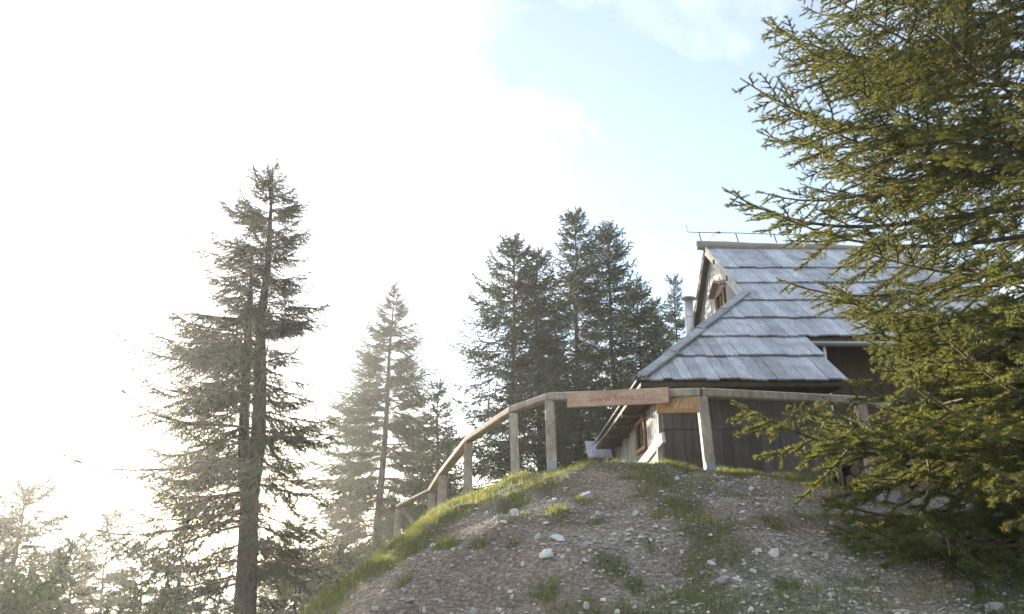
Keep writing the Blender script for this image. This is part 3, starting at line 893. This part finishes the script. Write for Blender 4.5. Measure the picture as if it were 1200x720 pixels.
# ------------------------------------------------------------------ spruces
def tubes_np(paths, n=4):
    """paths: list of (pts (k,3), radii (k)); returns V, quads"""
    Vs, Qs, off = [], [], 0
    for pts, rad in paths:
        pts = np.asarray(pts); k = len(pts)
        d = np.gradient(pts, axis=0); d /= np.linalg.norm(d, axis=1)[:, None] + 1e-9
        ref = np.where(np.abs(d[:, 2:3]) < .9, np.array([[0, 0, 1.]]), np.array([[0, 1., 0]]))
        a = np.cross(d, ref); a /= np.linalg.norm(a, axis=1)[:, None] + 1e-9
        b = np.cross(d, a)
        th = np.arange(n) * 2 * np.pi / n
        ring = pts[:, None] + (a[:, None] * np.cos(th)[None, :, None] + b[:, None] * np.sin(th)[None, :, None]) * np.asarray(rad)[:, None, None]
        Vs.append(ring.reshape(-1, 3))
        i = np.arange(k - 1)[:, None] * n; j = np.arange(n)[None]
        Qs.append(np.stack([i + j, i + (j + 1) % n, i + n + (j + 1) % n, i + n + j], -1).reshape(-1, 4) + off)
        off += k * n
    return np.concatenate(Vs), np.concatenate(Qs)

def needles_np(P0, P1, per_m, ln, wd, r, fwdw=.75):
    """needles round many shoots: one small triangle each"""
    L = np.linalg.norm(P1 - P0, axis=1); n = np.maximum((L * per_m).astype(int), 3)
    i = np.repeat(np.arange(len(L)), n); m = len(i)
    t = r.random(m)
    d = (P1 - P0) / (L[:, None] + 1e-9)
    ref = np.where(np.abs(d[:, 2:3]) < .9, np.array([[0, 0, 1.]]), np.array([[0, 1., 0]]))
    a = np.cross(d, ref); a /= np.linalg.norm(a, axis=1)[:, None] + 1e-9
    b = np.cross(d, a)
    th = r.uniform(0, 2 * np.pi, m)
    rad = a[i] * np.cos(th)[:, None] + b[i] * np.sin(th)[:, None]
    tan = -a[i] * np.sin(th)[:, None] + b[i] * np.cos(th)[:, None]
    rad[:, 2] += .25                                          # needles turn upward
    base = P0[i] + (P1 - P0)[i] * t[:, None]
    dirn = d[i] * fwdw + rad; dirn /= np.linalg.norm(dirn, axis=1)[:, None]
    l_ = ln * r.uniform(.75, 1.2, m) * (1 - .25 * t)
    w_ = wd * r.uniform(.7, 1.2, m)
    twist = tan * np.cos(th * 3)[:, None] + d[i] * np.sin(th * 3)[:, None]
    V = np.stack([base - twist * w_[:, None] / 2, base + twist * w_[:, None] / 2, base + dirn * l_[:, None]], 1).reshape(-1, 3)
    return V

def bough(L, seed, cores=3, sp2=.075, sp3=.055, per_m=380, ln=.017, wd=.0032, r0=.022, bare=.22, dead=.0, cap2=.62, sides3=True, fullness=1.0, hang=(-.42, .08), up3=(-.35, .22), l3max=.17):
    """one spruce bough along +x: axis, side twigs, shoots with needles. returns V, quads, tris"""
    r = np.random.default_rng(seed)
    k = 14; s = np.linspace(0, 1, k)
    ph = r.uniform(0, 6.28)
    ax = np.c_[s * L, .035 * L * np.sin(s * 3 + ph) * s, L * (-.20 * np.sin(s * 2.3) * s + .16 * s ** 3)]
    axr = r0 * (1 - s) ** .8 * (L / 2.5) + .0035
    P = lambda q: np.array([np.interp(q, s, ax[:, j]) for j in range(3)])
    paths = [(ax, axr)]
    S0, S1 = [], []
    x, side = bare * L, 1
    while x < L * .985:
        q = x / L
        edge = min(.48 * (L - x) + .09, cap2 * min(1, L / 2.0 + .25)) * r.uniform(.55, 1.12)
        if q < bare + .15: edge *= .45 + 3.5 * (q - bare)
        p = P(q); tdir = P(min(q + .02, 1)) - P(max(q - .02, 0)); tdir /= np.linalg.norm(tdir)
        ang = r.uniform(.75, 1.1); pit = r.uniform(*hang)
        lat = np.array([-tdir[1], tdir[0], 0]) * side
        d = tdir * math.cos(ang) + lat * math.sin(ang) + np.array([0, 0, pit]); d /= np.linalg.norm(d)
        m = max(2, int(edge / .12) + 1)
        tt = np.linspace(0, 1, m + 1)
        c2 = p + np.outer(tt * edge, d) + np.outer((tt ** 2) * edge, np.array([tdir[0] * .18, tdir[1] * .18, r.uniform(-.10, .22)]))
        paths.append((c2, np.interp(tt, [0, 1], [.0065, .0022])))
        hasn = r.random() > dead
        if hasn:
            st = .12 if q > bare + .2 else .35
            for i in range(m):
                if tt[i + 1] > st:
                    S0.append(c2[i]); S1.append(c2[i + 1])
            w = edge * st + .02; sd = 1
            while sides3 and w < edge * .97:
                if r.random() < fullness:
                    f = w / edge
                    b0 = np.array([np.interp(f, tt, c2[:, j]) for j in range(3)])
                    l3 = min(.5 * (edge - w) + .035, l3max) * r.uniform(.6, 1.15)
                    lt = np.cross(d, np.array([0, 0, 1.])); lt /= np.linalg.norm(lt) + 1e-9
                    a3 = r.uniform(.6, 1.0)
                    d3 = d * math.cos(a3) + lt * sd * math.sin(a3) + np.array([0, 0, r.uniform(*up3)])
                    d3 /= np.linalg.norm(d3)
                    S0.append(b0); S1.append(b0 + d3 * l3)
                sd = -sd; w += sp3 * r.uniform(.6, 1.3) * .5
        x += sp2 * r.uniform(.6, 1.4) * .5; side = -side
    # end of the axis itself
    for q0 in np.linspace(max(.35, bare), .97, 10):
        S0.append(P(q0)); S1.append(P(min(q0 + .065, 1)))
    S0, S1 = np.array(S0), np.array(S1)
    V, Q = tubes_np(paths, 4)
    NV = needles_np(S0, S1, per_m, ln, wd, r)
    # slim core along every shoot
    c = S1 - S0; L_ = np.linalg.norm(c, axis=1)[:, None] + 1e-9; dd = c / L_
    a = np.cross(dd, np.array([[.3, .2, 1.]])); a /= np.linalg.norm(a, axis=1)[:, None]; b = np.cross(dd, a)
    w = ln * (.28 if cores == 3 else .36)
    tri = np.stack([S0 + a * w, S0 - a * .5 * w + b * .87 * w, S1 + dd * .004, S0 - a * .5 * w - b * .87 * w], 1).reshape(-1, 3)
    ii = np.arange(len(S0))[:, None] * 4
    CT = np.concatenate([ii + [0, 1, 2], ii + [1, 3, 2], ii + [3, 0, 2]][:cores])
    return V, Q, NV, tri, CT

def bough_mesh(name, *a, mats=None, **k):
    V, Q, NV, CV, CT = bough(*a, **k)
    T = np.concatenate([Q[:, [0, 1, 2]], Q[:, [0, 2, 3]]]); nw = len(T)
    T = np.concatenate([T, np.arange(len(NV)).reshape(-1, 3) + len(V), CT + len(V) + len(NV)])
    mi = np.r_[np.zeros(nw, int), np.ones(len(T) - nw, int)]
    return fast_mesh(name, np.concatenate([V, NV, CV]), T, mats or [M['twig'], M['needle']], mi)

FK = dict(sp2=.118, sp3=.066, per_m=760, ln=.028, wd=.0042, hang=(-.95, .3), up3=(-.6, .6), l3max=.115)
fine = {3: [bough_mesh("branch", 3.0, 200 + i, bare=.16, dead=.06, **FK) for i in range(4)],
        2: [bough_mesh("branch", 2.0, 220 + i, bare=.14, dead=.04, **FK) for i in range(3)],
        1: [bough_mesh("branch", 1.0, 240 + i, bare=.08, **FK) for i in range(3)],
        0: [bough_mesh("branch", .45, 260 + i, bare=.05, r0=.03, **FK) for i in range(2)]}
SK = dict(mats=[M['twig'], M['needle_silhouette']], per_m=230, ln=.026, wd=.0062, hang=(-1.35, .1), up3=(-.9, .3), l3max=.24)
sparse = {3: [bough_mesh("branch", 3.0, 300 + i, sp2=.12, sp3=.10, bare=.12, dead=.10, **SK) for i in range(3)],
          2: [bough_mesh("branch", 2.0, 320 + i, sp2=.105, sp3=.095, bare=.12, dead=.08, **SK) for i in range(4)],
          1: [bough_mesh("branch", 1.0, 340 + i, sp2=.085, sp3=.08, bare=.08, **SK) for i in range(3)],
          0: [bough_mesh("branch", .45, 360 + i, sp2=.07, sp3=.06, bare=.05, r0=.03, **SK) for i in range(2)]}
TK = dict(mats=[M['twig'], M['needle_silhouette']], per_m=260, ln=.034, wd=.010, hang=(-1.2, .15), up3=(-.8, .4), l3max=.22, sp2=.10, sp3=.085, bare=.08)
thick = {3: [bough_mesh("branch", 3.0, 380 + i, **TK) for i in range(3)], 2: [bough_mesh("branch", 2.0, 385 + i, **TK) for i in range(2)],
         1: [bough_mesh("branch", 1.0, 390 + i, **TK) for i in range(2)], 0: [bough_mesh("branch", .45, 395 + i, r0=.03, **TK) for i in range(2)]}
BL = {3: 3.0, 2: 2.0, 1: 1.0, 0: .45}
def pick(lib, L):
    k = 3 if L > 2.45 else 2 if L > 1.4 else 1 if L > .66 else 0
    return rnd.choice(lib[k]), L / BL[k]

def bough_matrix(p, az, pitch, scale, roll):
    return Matrix.Translation(p) @ Matrix.Rotation(az, 4, 'Z') @ Matrix.Rotation(-pitch, 4, 'Y') @ Matrix.Rotation(roll, 4, 'X') @ Matrix.Diagonal((scale, scale * rnd.choice((-1, 1)) * rnd.uniform(.85, 1.1), scale, 1))

def make_trunk(root, O, pts, radii, name="trunk"):
    return MB().tube(pts, radii, 12).build(name, M['bark'], root, O, True)

def spine(base, top, k=9, wob=.06, seed=0):
    r = random.Random(seed); out = []
    for i in range(k):
        t = i / (k - 1)
        p = Vector(base).lerp(Vector(top), t)
        if 0 < i < k - 1: p += Vector((r.uniform(-wob, wob), r.uniform(-wob, wob), 0))
        out.append(p)
    return out
def along(pts, z):
    for a, b in zip(pts, pts[1:]):
        if z <= b.z: return a.lerp(b, (z - a.z) / (b.z - a.z))
    return pts[-1].copy()

def branch_tree(name, label, base, top, r0, specs, lib, extra=None, group=None, seed=1, leader=True):
    """tree whose boughs are objects of their own: tree > trunk, crown > branch"""
    O = Vector(base)
    root = empty(name, O, label, "tree", group)
    pts = spine(Vector(base) - Vector((0, 0, .3)), top, 10, .05, seed)
    h = len(pts)
    make_trunk(root, O, pts, [max(r0 * (1 - i / (h - 1)) ** .8, .012) for i in range(h)])
    cm = MB().tube([along(pts, pts[-1].z - .5), pts[-1] + Vector((0, 0, .02))], [.02, .008], 5)
    crown = cm.build("crown", M['twig'], root, O)
    def put(p, az, pitch, L):
        me, s = pick(lib, L)
        o = bpy.data.objects.new("branch", me); o.parent = crown
        o.matrix_local = bough_matrix(p - O, az, pitch, s, rnd.uniform(-.45, .45))
        col.objects.link(o)
    for z, az, pitch, L in specs:
        put(along(pts, z), az, pitch, L)
    if leader:
        for k in range(7): put(pts[-1] - Vector((0, 0, .10 + .08 * k)), k * 2.2, 1.05 - .07 * k, .2 + .05 * k)
        put(pts[-1] - Vector((0, 0, .12)), 0, 1.5, .32)
    return root, pts, put

PI = math.pi
# --- near spruce at the right, trunk just outside the frame
nb = Vector((6.15, 6.6, hz(6.15, 6.6)))
specs = []
z = nb.z + 1.15
while z < 9.6:
    low = z < 2.3
    for k in range(5):
        az = rnd.uniform(0, 2 * PI)
        # boughs reach furthest on the open, lit side
        Lb = np.interp(z, [.5, 1.2, 2.2, 2.9, 4.5, 6.5, 8, 9.6], [3.4, 3.7, 3.0, 3.3, 3.4, 2.9, 2.2, 1.4])
        Lb *= rnd.uniform(.72, 1.08) * (1.0 if math.cos(az) < .3 else .8)
        pitch = np.interp(z, [.5, 2.0, 3.2, 5, 7, 9.6], [-.08, -.03, .10, .22, .36, .55]) + rnd.uniform(-.12, .12)
        specs.append((z + rnd.uniform(-.12, .12), az, pitch, Lb))
    z += np.interp(z, [.5, 1.6, 1.9, 3.0, 4.2, 9], [.27, .30, .62, .58, .30, .36])
for zz_, azd, pd, L_ in [(.75, 196, -9, 3.9), (.7, 205, -10, 3.7), (.65, 186, -8, 3.6), (.8, 178, -7, 3.4), (.7, 214, -10, 3.5), (.9, 200, -7, 3.2), (.85, 190, -9, 2.8), (.6, 198, -6, 2.6), (1.05, 193, 0, 4.5), (1.25, 200, -4, 4.1), (.95, 206, 2, 4.2), (1.45, 188, -2, 3.3), (1.6, 197, -4, 3.2), (1.9, 184, -3, 2.9), (2.2, 192, -3, 3.2), (2.05, 199, -2, 3.3), (1.8, 205, 0, 3.3), (2.4, 187, -4, 3.3), (2.55, 193, -2, 3.3), (2.0, 186, 4, 3.2), (1.7, 190, 2, 3.25), (.8, 214, -5, 3.9), (1.3, 212, 0, 4.0),
                         (2.35, 202, 0, 2.7), (3.0, 180, 2, 3.7), (3.3, 172, 6, 3.9), (3.6, 186, 9, 3.75), (4.1, 177, 11, 3.8), (4.6, 183, 12, 3.6), (5.0, 175, 13, 3.45), (5.4, 185, 16, 3.3), (4.4, 194, 12, 3.5), (3.7, 198, 6, 3.5)]:
    specs.append((zz_, R(azd), R(pd), L_))
branch_tree("spruce_tree", "big near spruce with drooping sunlit boughs beside the hut's front", nb, nb + Vector((.1, .1, 10.2)), .21, specs, fine, seed=4)

# --- tall sparse spruce with two stems
K1 = .767
b1 = Vector((-5.0 * K1, 15.0 * K1, hz(-5.0 * K1, 15.0 * K1))); t1 = Vector((-5.56, 15.0, 8.35)) * K1
specs = []
z = -2.2
while z < 8.1:
    for k in range(5 if z > -.5 else 3):
        az = rnd.uniform(0, 2 * PI)
        Lb = np.interp(z, [-2.5, -1, .5, 2.0, 3.2, 4.4, 5.2, 6.2, 7.2, 8.1], [1.5, 2.0, 2.6, 2.75, 2.5, 2.05, 1.7, 1.3, .9, .35])
        Lb *= rnd.uniform(.45, 1.15) * (1.0 - .25 * math.cos(az))
        pitch = np.interp(z, [-2, 3, 5, 6.5, 8], [-.10, -.02, .12, .35, .75]) + rnd.uniform(-.12, .14)
        specs.append((z + rnd.uniform(-.1, .1), az, pitch, Lb))
    z += np.interp(z, [-2, 1, 8], [.42, .27, .22])
specs += [(7.15, R(165), .55, 1.0), (7.0, R(15), .65, 1.0), (6.9, R(185), .5, .9), (6.6, R(350), .6, .9)]
specs = [(z_ * K1, a_, p_, l_ * K1) for z_, a_, p_, l_ in specs if z_ * K1 > b1.z + .3]
root1, pts1, put1 = branch_tree("spruce_tree", "tall sparse spruce whose trunk forks into two parallel stems", b1, t1, .19, specs, sparse, seed=9)
s2 = [Vector((-5.12, 14.96, .3)), Vector((-5.40, 14.95, 1.3)), Vector((-5.52, 14.95, 2.4)), Vector((-5.63, 14.95, 3.8)), Vector((-5.70, 14.95, 5.1)), Vector((-5.79, 14.95, 6.3))]
s2 = [q * K1 for q in s2]
MB().tube(s2, [.105, .098, .086, .068, .045, .012], 10).build("second_stem", M['bark'], root1, b1, True)
z = 1.0
while z < 6.3:
    for k in range(3):
        az = rnd.uniform(PI * .55, PI * 1.6)
        put1(along(s2, z * K1), az, np.interp(z, [1, 4, 6], [-.05, .1, .6]) + rnd.uniform(-.1, .1), np.interp(z, [1, 3, 5, 6.2], [2.2, 2.0, 1.3, .5]) * rnd.uniform(.7, 1.1) * K1)
    z += .33
# --- spruce behind the lowest post
def cone_specs(z0, z1, L0, n=5, dz=.26, shape=.8, pit=(-.12, .1, .8), jit=.3):
    out = []; z = z0
    while z < z1 - .12:
        t_ = (z - z0) / (z1 - z0)
        for k in range(n):
            Lb = max(L0 * (1 - t_) ** shape * rnd.uniform(1 - jit, 1 + jit * .4), .22)
            out.append((z + rnd.uniform(-.1, .1), rnd.uniform(0, 2 * PI), np.interp(t_, [0, .6, 1], pit) + rnd.uniform(-.12, .12), Lb))
        z += dz * (1.15 - .5 * t_)
    return out
def top_at(px, py, Y): return at(px, py, Y)
t2 = top_at(463, 333, 30.0); b2 = Vector((t2.x - .2, 30.0, hz(t2.x, 30.0)))
branch_tree("spruce_tree", "slim pointed spruce rising behind the lowest railing post", b2, t2, .22, cone_specs(max(b2.z + .5, -2.4), t2.z, 5.6, 8, .43, .84), thick, seed=12)

# --- trees further off: the crown is one mass of boughs
low_lib = {}
for k, L in BL.items():
    low_lib[k] = [bough(L, 400 + 10 * k + i, sp2=.20 if k > 1 else .13, sp3=.20 if k > 1 else .13, per_m=35, ln=.062, wd=.026, cores=1, bare=.08, cap2=.62, r0=.016, hang=(-1.3, .1), up3=(-.8, .4), l3max=.24) for i in range(3)]
def mass_tree(name, label, base, top, r0, specs, group=None, seed=1, trunk_pts=None):
    O = Vector(base)
    root = empty(name, O, label, "tree", group)
    pts = trunk_pts or spine(Vector(base) - Vector((0, 0, .3)), top, 8, .05, seed)
    h = len(pts)
    make_trunk(root, O, pts, [max(r0 * (1 - i / (h - 1)) ** .8, .012) for i in range(h)])
    Vs, Ts, Ms, off = [], [], [], 0
    specs = specs + [(pts[-1].z - .12 - .1 * k, k * 1.9, 1.0 - .1 * k, .34 + .05 * k) for k in range(4)] + [(pts[-1].z - .3, 0, 1.5, .42)]
    for z, az, pitch, L in specs:
        k = 3 if L > 2.45 else 2 if L > 1.4 else 1 if L > .66 else 0
        V, Q, NV, CV, CT = rnd.choice(low_lib[k]); s = L / BL[k]
        mt = np.array(bough_matrix(along(pts, z) - O, az, pitch, s, rnd.uniform(-.3, .3)))
        A = np.concatenate([V[:56], NV, CV])       # the axis tube, needles and shoot cores
        A = A @ mt[:3, :3].T + mt[:3, 3]
        Qa = Q[:52]
        T = np.concatenate([Qa[:, [0, 1, 2]], Qa[:, [0, 2, 3]]]); nw = len(T)
        T = np.concatenate([T, np.arange(len(NV)).reshape(-1, 3) + 56, CT + 56 + len(NV)])
        Vs.append(A); Ts.append(T + off); Ms.append(np.r_[np.zeros(nw, int), np.ones(len(T) - nw, int)]); off += len(A)
    me = fast_mesh("crown", np.concatenate(Vs), np.concatenate(Ts), [M['twig'], M['needle_silhouette']], np.concatenate(Ms))
    o = link("crown", me, root); o["kind"] = "stuff"
    return root
GRP = "spruces behind the hut and railing"
def far_tree(px, py, Y, L0, label, n=6, dz=.25, shape=.8, r0=.11, seed=1, low=.5, name="spruce_tree", grp=GRP, jit=.35, base_z=None):
    t = top_at(px, py, Y); b = Vector((t.x - .03 * (px - 600) / 100, Y, hz(t.x, Y) if base_z is None else base_z))
    return mass_tree(name, label, b, t, r0, cone_specs(b.z + low, t.z, L0, n, dz, shape, jit=jit), grp, seed)
far_tree(515, 448, 21.5, 2.0, "small pointed spruce standing alone between two taller ones behind the railing", seed=21, r0=.1)
far_tree(601, 279, 20.0, 3.2, "bushy spruce with paired tops behind the sloping handrail", seed=22, shape=.62)
far_tree(629, 294, 20.6, 2.6, "companion spruce growing close against the bushy paired one", seed=23, shape=.6)
far_tree(673, 248, 22.0, 2.9, "tallest spruce of the dense clump above the long sign", seed=24, shape=.6, r0=.13)
far_tree(712, 263, 22.8, 2.9, "slender spruce second tallest in the dense clump", seed=25, shape=.58, r0=.13)
far_tree(745, 328, 23.6, 2.7, "lower spruce on the hut side of the dense clump", seed=26, shape=.6)
far_tree(768, 352, 25.0, 1.7, "short spruce between the dense clump and the stove pipe", seed=27, shape=.6)
far_tree(789, 325, 26.5, 1.8, "narrow spruce right behind the stove pipe", seed=28, shape=.65)
LG = "spruces down the slope in the sun haze"
far_tree(222, 585, 18.0, 1.5, "young dense spruce beside the forked spruce's trunk", seed=31, r0=.09, low=.2, grp=LG, jit=.2)
far_tree(30, 572, 20.0, 2.4, "hazy spruce with a bare lower trunk in the sun glare", seed=32, n=6, dz=.3, shape=.35, r0=.16, low=1.4, grp=LG)
for px, py, Y, L, lb, sd in [(92, 628, 22, 2.0, "low hazy spruce next to the bare-trunked one", 33), (133, 600, 23, 2.1, "hazy spruce with a bushy top between lower ones", 34), (172, 632, 20, 1.8, "hazy young spruce beside the paired stub posts", 35),
                             (2, 610, 17, 2.0, "dark low spruce under the bare-trunked one", 36), (352, 610, 19.5, 1.7, "young spruce behind the slim timber pole", 37), (398, 640, 22, 1.6, "young spruce below the slim pointed spruce", 38),
                             (60, 645, 15, 1.7, "broad low spruce in front of the bare-trunked one", 39), (262, 640, 21, 1.6, "young spruce partly behind the forked trunk", 40)]:
    far_tree(px, py, Y, L, lb, seed=sd, shape=.5, r0=.08, low=.1, grp=LG)

# --- shrub and poles at the lower left
shb = Vector((at(62, 700, 8.0).x, 8.0, 0)); shb.z = hz(shb.x, shb.y)
sh = empty("dwarf_pine", shb, "low bushy dwarf pine on the slope in the sun glare", "shrub")
Vs, Ts, Ms, off = [], [], [], 0
stem = MB()
for k in range(46):
    V, Q, NV, CV, CT = rnd.choice(low_lib[1]); 
    s = rnd.uniform(.7, 1.25)
    ang = rnd.uniform(0, 2 * PI)
    p0 = Vector((rnd.uniform(-.9, .9), rnd.uniform(-.5, .5), .05))
    zt = at(60, 668, 8.0).z - shb.z - .75
    p1 = p0 + Vector((rnd.uniform(-.3, .3), rnd.uniform(-.3, .3), rnd.uniform(.35, 1.0) * zt))
    stem.tube([shb + Vector((p0.x * .3, p0.y * .3, -.1)), shb + p0.lerp(p1, .5), shb + p1], [.035, .025, .012], 5)
    mt = np.array(bough_matrix(p1, ang, rnd.uniform(.5, 1.2), s, rnd.uniform(-1, 1)))
    A = np.concatenate([V[:56], NV, CV]) @ mt[:3, :3].T + mt[:3, 3]
    Qa = Q[:52]; T = np.concatenate([Qa[:, [0, 1, 2]], Qa[:, [0, 2, 3]]]); nw = len(T)
    T = np.concatenate([T, np.arange(len(NV)).reshape(-1, 3) + 56, CT + 56 + len(NV)])
    Vs.append(A); Ts.append(T + off); Ms.append(np.r_[np.zeros(nw, int), np.ones(len(T) - nw, int)]); off += len(A)
cr = link("crown", fast_mesh("crown", np.concatenate(Vs), np.concatenate(Ts), [M['twig'], M['needle_silhouette']], np.concatenate(Ms)), sh); cr["kind"] = "stuff"
stem.build("stem", M['twig'], sh, shb)
p = at(340, 648, 12.5); g0 = hz(p.x - .08, 12.5)
thing(MB().beam((p.x - .12, 12.5, g0 - .2), (p.x, 12.5, p.z), .12, .12, (0, 1, 0), .02, .9), "timber_pole", M['rail'], "slim weathered timber pole standing beside the forked spruce", "pole")
for dx, py_ in ((0, 694), (.17, 690)):
    p = at(199, py_ + 4, 13.0); g0 = hz(p.x + dx, 13.0)
    thing(MB().beam((p.x + dx, 13.0, g0 - .2), (p.x + dx + .02, 13.0, p.z), .11, .11, (0, 1, 0), .02, .9), "stub_post", M['rail'], "short timber stub post of a pair under the hazy spruces", "post", "paired stub posts")

# ------------------------------------------------------------------ firewood under the eave
lm = []
for i in range(4):
    r_ = .085 + .012 * i
    V = []; n = 9
    q = random.Random(60 + i); rad = [r_ * q.uniform(.85, 1.1) for _ in range(n)]
    ring = [(math.cos(2 * PI * k / n) * rad[k], math.sin(2 * PI * k / n) * rad[k]) for k in range(n)]
    V = [(a, 0, b) for a, b in ring] + [(a, .42, b) for a, b in ring]
    Fs = [list(range(n)), list(range(2 * n - 1, n - 1, -1))] + [[k, n + k, n + (k + 1) % n, (k + 1) % n] for k in range(n)]
    me = fast_mesh("firewood_log", V, Fs, [M['endgrain'], M['bark']], [0, 0] + [1] * n); lm.append(me)
gw_ = hz(5.9, 12.3)
for row in range(5):
    for k in range(7 - row % 2):
        o = link("firewood_log", lm[rnd.randrange(4)], None, (5.56 + k * .198 + (row % 2) * .099, 12.2 + rnd.uniform(-.03, .03), gw_ + .08 + row * .172))
        o.rotation_euler = (0, rnd.uniform(0, 6.28), 0)
        set_props(o, "split firewood log stacked against the hut wall", "firewood", "firewood logs in the stack")

# ------------------------------------------------------------------ haze volume, added to imitate the sun's veiling glare
zmin = float(GZ.min()) - 1.0
V = [(x, y, z) for z in (zmin, 13.4) for (x, y) in ((-905, -905), (905, -905), (905, 905), (-905, 905))]
hm = bpy.data.materials.new("glare_haze"); hm.use_nodes = True
hn, hl = hm.node_tree.nodes, hm.node_tree.links
hn.clear()
ho = hn.new("ShaderNodeOutputMaterial"); hv = hn.new("ShaderNodeVolumePrincipled")
hv.inputs['Color'].default_value = (.96, .96, .97, 1)
hv.inputs['Density'].default_value = .0012
hv.inputs['Anisotropy'].default_value = .70
hl.new(hv.outputs[0], ho.inputs['Volume'])
hme = fast_mesh("haze", V, [[3, 2, 1, 0], [4, 5, 6, 7], [0, 1, 5, 4], [1, 2, 6, 5], [2, 3, 7, 6], [3, 0, 4, 7]], hm)
set_props(link("haze", hme), "thin haze volume added to veil the view with sun glare", "haze", kind="stuff")
